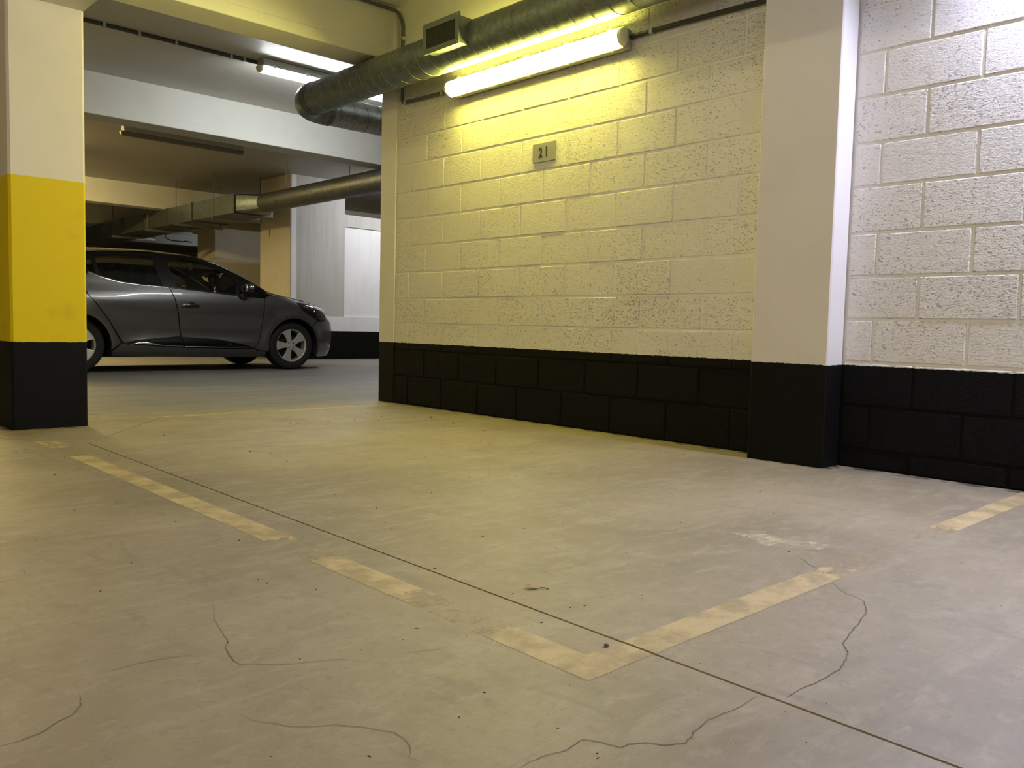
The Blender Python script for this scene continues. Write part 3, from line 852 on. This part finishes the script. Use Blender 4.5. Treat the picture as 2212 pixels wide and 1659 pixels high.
# inner dark shell behind the panel gaps
shell = [(.70, .22), (.36, .2)] + arc(0, -16, 196, .365) + [(-.40, .18), (-2.2, .18)] + arc(WB, -16, 196, .365)[0:16] + [(-3.0, .22), (-3.1, .5), (-3.05, .9), (-2.6, 1.1), (-2.35, 1.03), (-1.6, .955), (-.6, .88), (-.35, .88), (0, .86), (.35, .80), (.62, .70), (.74, .6), (.76, .4)]
panel('inner_shell', shell, M['under'], out=-.016, rim=0, inset=0, step=.06)
fend = [(-.395, .905), (-.33, .945), (-.15, .945), (0, .917), (.3, .872), (.5, .826), (.64, .782), (.53, .712), (.42, .779), (.25, .853), (.055, .868), (.132, .763), (.335, .655), (.352, .64), (.262, .560)] + arc(0, 44, 192) + [(-.36, .232), (-.50, .258), (-.535, .275), (-.46, .417), (-.427, .629), (-.404, .823)]
panel('front_wing', fend, M['paint'])
fdoor = [(-.412, .823), (-.434, .629), (-.467, .417), (-.54, .28), (-1.0, .282), (-1.425, .293), (-1.453, .441), (-1.486, .671), (-1.522, .849), (-1.567, .980), (-1.24, .958), (-.79, .919), (-.58, .908), (-.402, .905)]
fd = panel('front_door', fdoor, M['paint'], step=.032)
rdoor = [(-1.437, .297), (-1.674, .306), (-2.092, .332), (-2.122, .356), (-2.256, .588), (-2.391, .769), (-2.476, .872), (-2.50, 1.0), (-2.44, 1.118), (-2.307, 1.064), (-2.108, 1.013), (-1.882, .993), (-1.574, .980), (-1.53, .849), (-1.494, .671), (-1.461, .441)]
rd = panel('rear_door', rdoor, M['paint'], step=.032)
rocker = [(-2.225, .19), (-1.2, .165), (-.372, .165), (-.378, .228), (-.50, .25), (-.54, .27), (-1.0, .274), (-1.43, .285), (-1.67, .298), (-2.09, .324), (-2.125, .338), (-2.165, .29), (-2.228, .24)]
panel('sill', rocker, M['paint'])
quart = [(-2.135, .345), (-2.232, .262)] + arc(WB, -8, 158, .352, 18)[0:] + [(-2.95, .60), (-3.17, .62), (-3.195, .75), (-3.15, .95), (-3.08, 1.08), (-2.98, 1.20), (-2.88, 1.255), (-2.70, 1.205), (-2.50, 1.13), (-2.455, 1.125), (-2.508, 1.0), (-2.484, .872), (-2.399, .769), (-2.264, .588)]
panel('rear_quarter', quart, M['paint'])
rbump = [(-2.93, .43), (-2.952, .592), (-3.175, .612), (-3.20, .45), (-3.19, .25), (-2.97, .19), (-2.925, .225)] + arc(WB, 195, 165, .352, 5)[1:]
panel('rear_bumper', rbump, M['paint'])
fbump = [(.338, .205)] + arc(0, -10, 43) + [(.362, .630), (.46, .628), (.512, .642), (.542, .702), (.648, .774), (.75, .73), (.83, .66), (.862, .55), (.864, .42), (.85, .30), (.825, .22), (.80, .165), (.42, .16)]
fbm = panel('front_bumper', fbump, M['paint'], step=.025)
head = [(.06, .862), (.25, .846), (.42, .771), (.53, .705), (.503, .648), (.455, .636), (.338, .662), (.14, .766)]
panel('headlight_housing', head, plain('headlamp_bowl', (.5, .5, .5), .35, .3), out=-.03, rim=0, inset=.004)
hl = panel('headlight', head, M['lampglass'], rim=.006)
for sd in (-1, 1):
    for (x, z, r) in ((.40, .705, .028), (.33, .74, .034)):
        y = hw(x, z)-.045
        MB().ellipsoid((x, sd*y, z), (r, .03, r), 14, 8).build('bulb_lens', M['chrome'], hl[sd], smooth='all', keep=True)
    MB().ellipsoid((.60, sd*(hw(.60, .27)-.004), .27), (.032, .014, .032), 14, 8).build('fog_lamp', M['reflector'], fbm[sd], smooth='all', keep=True)
# greenhouse
fwin = [(-1.49, .988), (-1.525, 1.211), (-1.545, 1.305), (-1.386, 1.335), (-1.202, 1.318), (-1.009, 1.255), (-.864, 1.193), (-.77, 1.135), (-.735, 1.06), (-.752, .935)]
rwin = [(-2.315, 1.082), (-2.103, 1.035), (-1.88, 1.008), (-1.65, 1.000), (-1.69, 1.201), (-1.712, 1.345), (-2.05, 1.337), (-2.34, 1.302), (-2.325, 1.16)]
qwin = [(-.59, 1.022), (-.51, 1.02), (-.385, .942), (-.585, .932)]
rq = [(-2.36, 1.10), (-2.45, 1.14), (-2.66, 1.235), (-2.60, 1.255), (-2.40, 1.285), (-2.37, 1.2)]
frame = [(-.37, .925), (-.58, .914), (-.79, .925), (-1.24, .964), (-1.567, .986), (-1.88, .999), (-2.11, 1.019), (-2.31, 1.07), (-2.44, 1.122), (-2.70, 1.215), (-2.86, 1.262), (-2.6, 1.32), (-2.2, 1.366), (-1.7, 1.388), (-1.3, 1.373), (-1.0, 1.314), (-.75, 1.214), (-.5, 1.08), (-.37, 1.005)]
M['frame_black'] = plain('frame_black', (.004, .004, .004), .35, Specular_IOR_Level=.2)
panel('window_frame', frame, M['frame_black'], holes=[fwin, rwin, qwin, rq], out=-.002, inset=0, step=.03)
panel('front_side_window', fwin, M['glass'], out=-.006, inset=-.008, rim=0, parent=fd)
panel('rear_side_window', rwin, M['glass_dark'], out=-.006, inset=-.008, rim=0, parent=rd)
panel('quarter_light', qwin, M['glass'], out=-.006, inset=-.006, rim=0)
panel('rear_quarter_light', rq, M['glass_dark'], out=-.006, inset=-.006, rim=0)
# brightwork strips following the surface
def surf_strip(name, pts, wds, m, out=.003, parent=None, sides=(-1, 1)):
    fine = []
    for i in range(len(pts)-1):
        for j in range(6):
            t = j/6; fine.append((pts[i][0]+(pts[i+1][0]-pts[i][0])*t, pts[i][1]+(pts[i+1][1]-pts[i][1])*t, wds[i]+(wds[i+1]-wds[i])*t))
    fine.append((*pts[-1], wds[-1]))
    for sd in sides:
        vs = []; fs = []
        for (x, z, wd) in fine:
            for dz, oo in ((-wd/2, 0), (-wd/4, out), (wd/4, out), (wd/2, 0)):
                vs.append((x, sd*(hw(x, z+dz)+oo+.001), z+dz))
        for i in range(len(fine)-1):
            for k in range(3): fs.append((4*i+k, 4*i+k+1, 4*i+k+5, 4*i+k+4))
        MB().add(vs, fs).build(name, m, parent[sd] if parent else car, smooth='all', keep=True)
surf_strip('belt_trim', [(-2.44, 1.118), (-2.31, 1.066), (-2.11, 1.015), (-1.88, .995), (-1.574, .982)], [.012, .016, .015, .012, .010], M['chrome'], parent=rd)
surf_strip('belt_trim', [(-1.555, .980), (-1.24, .960), (-.79, .922), (-.58, .911), (-.42, .906)], [.009, .008, .007, .006, .005], M['blackgloss'], parent=fd)
panel('side_moulding', [(-2.09, .342), (-1.98, .366), (-1.86, .383), (-1.452, .42), (-1.436, .304), (-1.674, .311), (-1.77, .328), (-1.88, .348), (-2.03, .33)], M['frame_black'], out=.005, rim=.007, inset=0, parent=rd)
panel('side_moulding', [(-1.446, .41), (-1.0, .385), (-.62, .31), (-.56, .29), (-1.0, .289), (-1.428, .300)], M['frame_black'], out=.005, rim=.007, inset=0, parent=fd)
surf_strip('moulding_trim', [(-2.03, .322), (-1.95, .336), (-1.86, .340), (-1.78, .326), (-1.68, .310), (-1.44, .300)], [.008, .022, .028, .022, .012, .008], M['chrome'], out=.010, parent=rd)
surf_strip('moulding_trim', [(-1.42, .297), (-1.0, .290), (-.62, .292)], [.009, .009, .004], M['alloy'], out=.008, parent=fd)
# door handle, mirror
for sd in (-1, 1):
    y = hw(-1.34, .78)
    m = MB(); m.lathe([(.0005, .0), (.03, -.001), (.045, .003), (.048, .004)], (0, 0, 0), 1, 20)
    m.v = [(-1.335+p[0]*.95, sd*(y-.002+p[1]), .782+p[2]*.85) for p in m.v]
    m.build('handle_recess', M['under'], fd[sd], smooth='all', keep=True)
    m = MB(); m.ellipsoid((-1.345, sd*(y+.014), .781), (.105, .016, .016), 18, 10, 2.6)
    hd = m.build('door_handle', M['blackgloss'], fd[sd], smooth='all', keep=True)
    MB().ellipsoid((-1.43, sd*(y+.016), .783), (.022, .017, .014), 12, 8).build('lock_cap', M['chrome'], fd[sd], smooth='all', keep=True)
    ym = hw(-.70, 1.0)
    mr = MB(); mr.ellipsoid((-.645, sd*(ym+.095), 1.015), (.058, .095, .060), 18, 12, 2.8)
    mo = mr.build('door_mirror', M['blackgloss'], car, smooth='all', keep=True)
    MB().ellipsoid((-.692, sd*(ym+.095), 1.018), (.018, .088, .050), 16, 10, 3).build('mirror_glass', M['chrome'], mo, smooth='all', keep=True)
    MB().ellipsoid((-.64, sd*(ym+.185), 1.03), (.03, .018, .022), 12, 8).build('indicator', M['reflector'], mo, smooth='all', keep=True)
    m = MB(); m.tube([(-.70, sd*(hw(-.70, .90)-.01), .895), (-.68, sd*(ym+.03), .93), (-.655, sd*(ym+.07), .975)], [.055, .035, .028], 12)
    m.build('mirror_stalk', M['blackplastic'], mo, smooth='all', keep=True)
# top skin sheets
def sheet(name, x0, x1, m, nx=24, ny=20, f=1.0, out=0.0, parent=None, front_round=False):
    vs = []; fs = []
    for i in range(nx+1):
        x = x0+(x1-x0)*i/nx; e = ze(x); c = zc(x); ye = max(hw(x, e), .02)
        for j in range(ny+1):
            s = -f+2*f*j/ny
            vs.append((x, s*ye, c-(c-e)*abs(s)**2.2+out))
    for i in range(nx):
        for j in range(ny): fs.append((i*(ny+1)+j, i*(ny+1)+j+1, (i+1)*(ny+1)+j+1, (i+1)*(ny+1)+j))
    o = MB().add(vs, fs).build(name, m, parent or car, smooth='all', keep=True)
    return o
sheet('bonnet', .742, -.10, M['paint'], 26)
sheet('scuttle', -.102, -.15, M['blackplastic'], 3)
sheet('windscreen', -.152, -1.03, M['glass'], 24, 20, .95)
for sd in (-1, 1):
    ap = MB(); vs = []; fs = []; N = 24
    for i in range(N+1):
        x = -.152+(-1.03+.152)*i/N; e = ze(x); c = zc(x); ye = hw(x, e)
        for s in (.945, .975, 1.0, 1.004): vs.append((x, sd*min(s, 1.0)*ye, c-(c-e)*min(s, 1)**2.2+.003-(.012 if s > 1 else 0)))
    for i in range(N):
        for k in range(3): fs.append((4*i+k, 4*i+k+1, 4*i+k+5, 4*i+k+4))
    ap.add(vs, fs).build('windscreen_pillar', M['paint'], car, smooth='all', keep=True)
sheet('roof', -1.032, -2.86, M['paint'], 36)
sheet('rear_window', -2.862, -3.095, M['glass_dark'], 12)
sheet('tailgate', -3.097, -3.17, M['paint'], 6)
# underbody, interior
MB().box(-3.05, .62, -.60, .60, .17, .26).build('underbody', M['under'], car, keep=True)
MB().box(-2.95, -2.0, -.60, .60, .26, .72).build('boot_floor', M['under'], car, keep=True)
MB().box(-.30, .58, -.60, .60, .26, .78).build('engine_bay', M['under'], car, keep=True)
for cx in (0, WB):
    for sd in (-1, 1):
        m = MB(); prof = []
        N = 20; vs = []; fs = []
        for k in range(N+1):
            a = math.radians(-18+216*k/N)
            for yy in (.60, .83): vs.append((cx+.37*math.cos(a), sd*yy, .31+.37*math.sin(a)))
        for k in range(N): fs.append((2*k, 2*k+1, 2*k+3, 2*k+2))
        fs.append(tuple(2*k for k in range(N+1)))
        m.add(vs, fs).build('wheel_arch_liner', M['under'], car, keep=True)
MB().prism([(-.30, .60), (-.28, .97), (-.62, .95), (-.72, .88), (-.70, .60)], 1, -.66, .66).build('dashboard', M['blackplastic'], car, keep=True, bevel=.02)
def seat(x, y, wd=.24):
    s = MB().prism([(x-.10, .30), (x+.42, .30), (x+.45, .46), (x+.30, .52), (x-.05, .46), (x-.12, .42)], 1, y-wd, y+wd).build('seat', M['seat'], car, keep=True, bevel=.03)
    MB().prism([(x-.06, .44), (x+.06, .48), (x-.13, 1.0), (x-.22, 1.02), (x-.24, .98)], 1, y-wd*.95, y+wd*.95).build('seat_back', M['seat'], s, keep=True, bevel=.03)
    MB().ellipsoid((x-.20, y, 1.13), (.05, .13, .085), 14, 10, 3).build('headrest', M['seat'], s, smooth='all', keep=True)
seat(-1.56, -.36); seat(-1.56, .36)
s = MB().prism([(-2.35, .45), (-1.9, .45), (-1.9, .56), (-2.3, .56)], 1, -.62, .62).build('rear_bench', M['seat'], car, keep=True, bevel=.03)
MB().prism([(-2.30, .56), (-2.18, .56), (-2.36, 1.02), (-2.46, 1.02)], 1, -.62, .62).build('bench_back', M['seat'], s, keep=True, bevel=.03)
for y in (-.38, .38): MB().ellipsoid((-2.44, y, 1.09), (.04, .12, .06), 14, 10, 3).build('headrest', M['seat'], s, smooth='all', keep=True)
a = math.radians(25)
pts = [(-.86-.19*math.cos(t)*math.sin(a)*1.0, .36+.185*math.sin(t), .88+.185*math.cos(t)*math.cos(a)) for t in np.linspace(0, 2*math.pi, 29)[:-1]]
MB().tube(pts, .015, 8, closed=True).build('steering_wheel', M['blackplastic'], car, smooth='all', keep=True)
MB().ellipsoid((-.72, 0, 1.20), (.025, .11, .035), 14, 8, 3).build('rear_view_mirror', M['blackplastic'], car, smooth='all', keep=True)
# wheels
def wheel(cx, sd):
    yo = .80*sd
    tp = [(.205, -.19), (.225, -.195), (.275, -.197), (.300, -.188), (.311, -.17), (.313, -.10), (.311, -.03), (.300, -.010), (.275, .0), (.235, -.002), (.208, -.012), (.203, -.02)]
    tyre = MB().lathe([(r, (a)*sd) for r, a in tp], (cx, yo, .313), 1, 44).build('wheel', M['rubber'], car, smooth=True, keep=True)
    tyre['label'] = 'black tyre with five-spoke alloy rim'
    MB().lathe([(.210, -.17*sd), (.204, -.16*sd), (.192, -.10*sd), (.196, -.02*sd), (.211, -.004*sd), (.211, -.012*sd)], (cx, yo, .313), 1, 44).build('rim', M['alloy'], tyre, smooth=True, keep=True)
    MB().lathe([(.0005, -.09*sd), (.13, -.09*sd), (.135, -.10*sd), (.194, -.13*sd)], (cx, yo, .313), 1, 32).build('brake_disc', M['disc'], tyre, smooth=True, keep=True)
    for k in range(5):
        a0 = math.radians(180+72*k)
        pol = [(.03, -.030), (.075, -.031), (.12, -.038), (.16, -.050), (.199, -.068), (.203, -.03), (.204, 0), (.203, .03), (.199, .068), (.16, .050), (.12, .038), (.075, .031), (.03, .030)]
        vs = []; n = len(pol)
        for dep in (0, 1):
            for (r, t) in pol:
                yy = (-.014-.010*(1-r/.2)) if dep == 0 else -.055
                vs.append((cx+r*math.cos(a0)-t*math.sin(a0), yo+yy*sd, .313+r*math.sin(a0)+t*math.cos(a0)))
        MB().add(vs, [tuple(range(n)), tuple(range(n, 2*n))[::-1]]+[(i, (i+1) % n, n+(i+1) % n, n+i) for i in range(n)]).build('spoke', M['alloy'], tyre, keep=True, bevel=.004)
    MB().lathe([(.0005, -.012*sd), (.024, -.013*sd), (.028, -.018*sd), (.058, -.020*sd), (.062, -.05*sd)], (cx, yo, .313), 1, 28).build('hub_cap', M['alloy'], tyre, smooth=True, keep=True)
    for k in range(4):
        a0 = math.radians(45+90*k)
        MB().lathe([(.0005, -.017*sd), (.009, -.017*sd), (.009, -.022*sd)], (cx+.043*math.cos(a0), yo, .313+.043*math.sin(a0)), 1, 10).build('lug_hole', M['under'], tyre, keep=True)
for cx in (0, WB):
    for sd in (-1, 1): wheel(cx, sd)

# ------------------------------------------------------------------ small things on the floor
lf = MB()
c = Vector((1.337, 1.339, .004)); d1v = Vector((.83, -.55, 0)); d2v = Vector((.55, .83, 0))
out = [(-.021, 0, .0045), (-.012, .008, .008), (0, .010, .005), (.011, .007, .0075), (.018, .002, .0025), (.011, -.005, .004), (0, -.007, .0055), (-.012, -.005, .006)]
vs = [tuple(c+Vector((0, 0, .002)))]+[tuple(c+d1v*a+d2v*b+Vector((0, 0, h-.004))) for a, b, h in out]
lf.add(vs, [(0, 1+i, 1+(i+1) % 8) for i in range(8)])
leaf = empty('dry_leaf', (1.337, 1.339, 0)); tag(leaf, 'small curled dry brown leaf on the floor inside the bay', 'leaf')
ob = lf.build('blade', M['leaf'], leaf); md = ob.modifiers.new('thick', 'SOLIDIFY'); md.thickness = .0006
MB().tube([tuple(c+d1v*.016-Vector((0, 0, .002))), tuple(c+d1v*.026+d2v*-.004-Vector((0, 0, .001))), tuple(c+d1v*.034+d2v*-.010-Vector((0, 0, .0025)))], .0009, 6).build('stalk', M['dirt'], leaf)
tag(MB().ellipsoid((1.197, .999, .0034), (.0038, .0048, .0036), 10, 7, 2.6).build('pebble', M['stone'], loc=(1.197, .999, 0), smooth='all'), 'small dark grey pebble on the corner of the yellow lines', 'pebble')
rnd = random.Random(3)
sp = MB()
for i in range(190):
    x = rnd.uniform(.1, 3.5); y = rnd.uniform(.5, 4.8)
    if i > 150: x = rnd.uniform(.6, 2.2); y = rnd.uniform(.5, 1.8)
    k = rnd.uniform(.0007, .0019)*(1+.4*y); a = rnd.uniform(0, 6.3); e = rnd.uniform(1, 2.4)
    ca, sa = math.cos(a), math.sin(a)
    P = [(k*e, 0), (0, k*.7), (-k*e, 0), (0, -k*.7)]
    vs = [(x+p*ca-q*sa, y+p*sa+q*ca, .0002) for p, q in P]+[(x, y, k*.8)]
    sp.add(vs, [(0, 1, 4), (1, 2, 4), (2, 3, 4), (3, 0, 4), (3, 2, 1, 0)])
g = sp.build('grit', M['dirt']); g['kind'] = 'stuff'; tag(g, 'scattered dark grit and crumbs over the parking bay floor', 'grit')
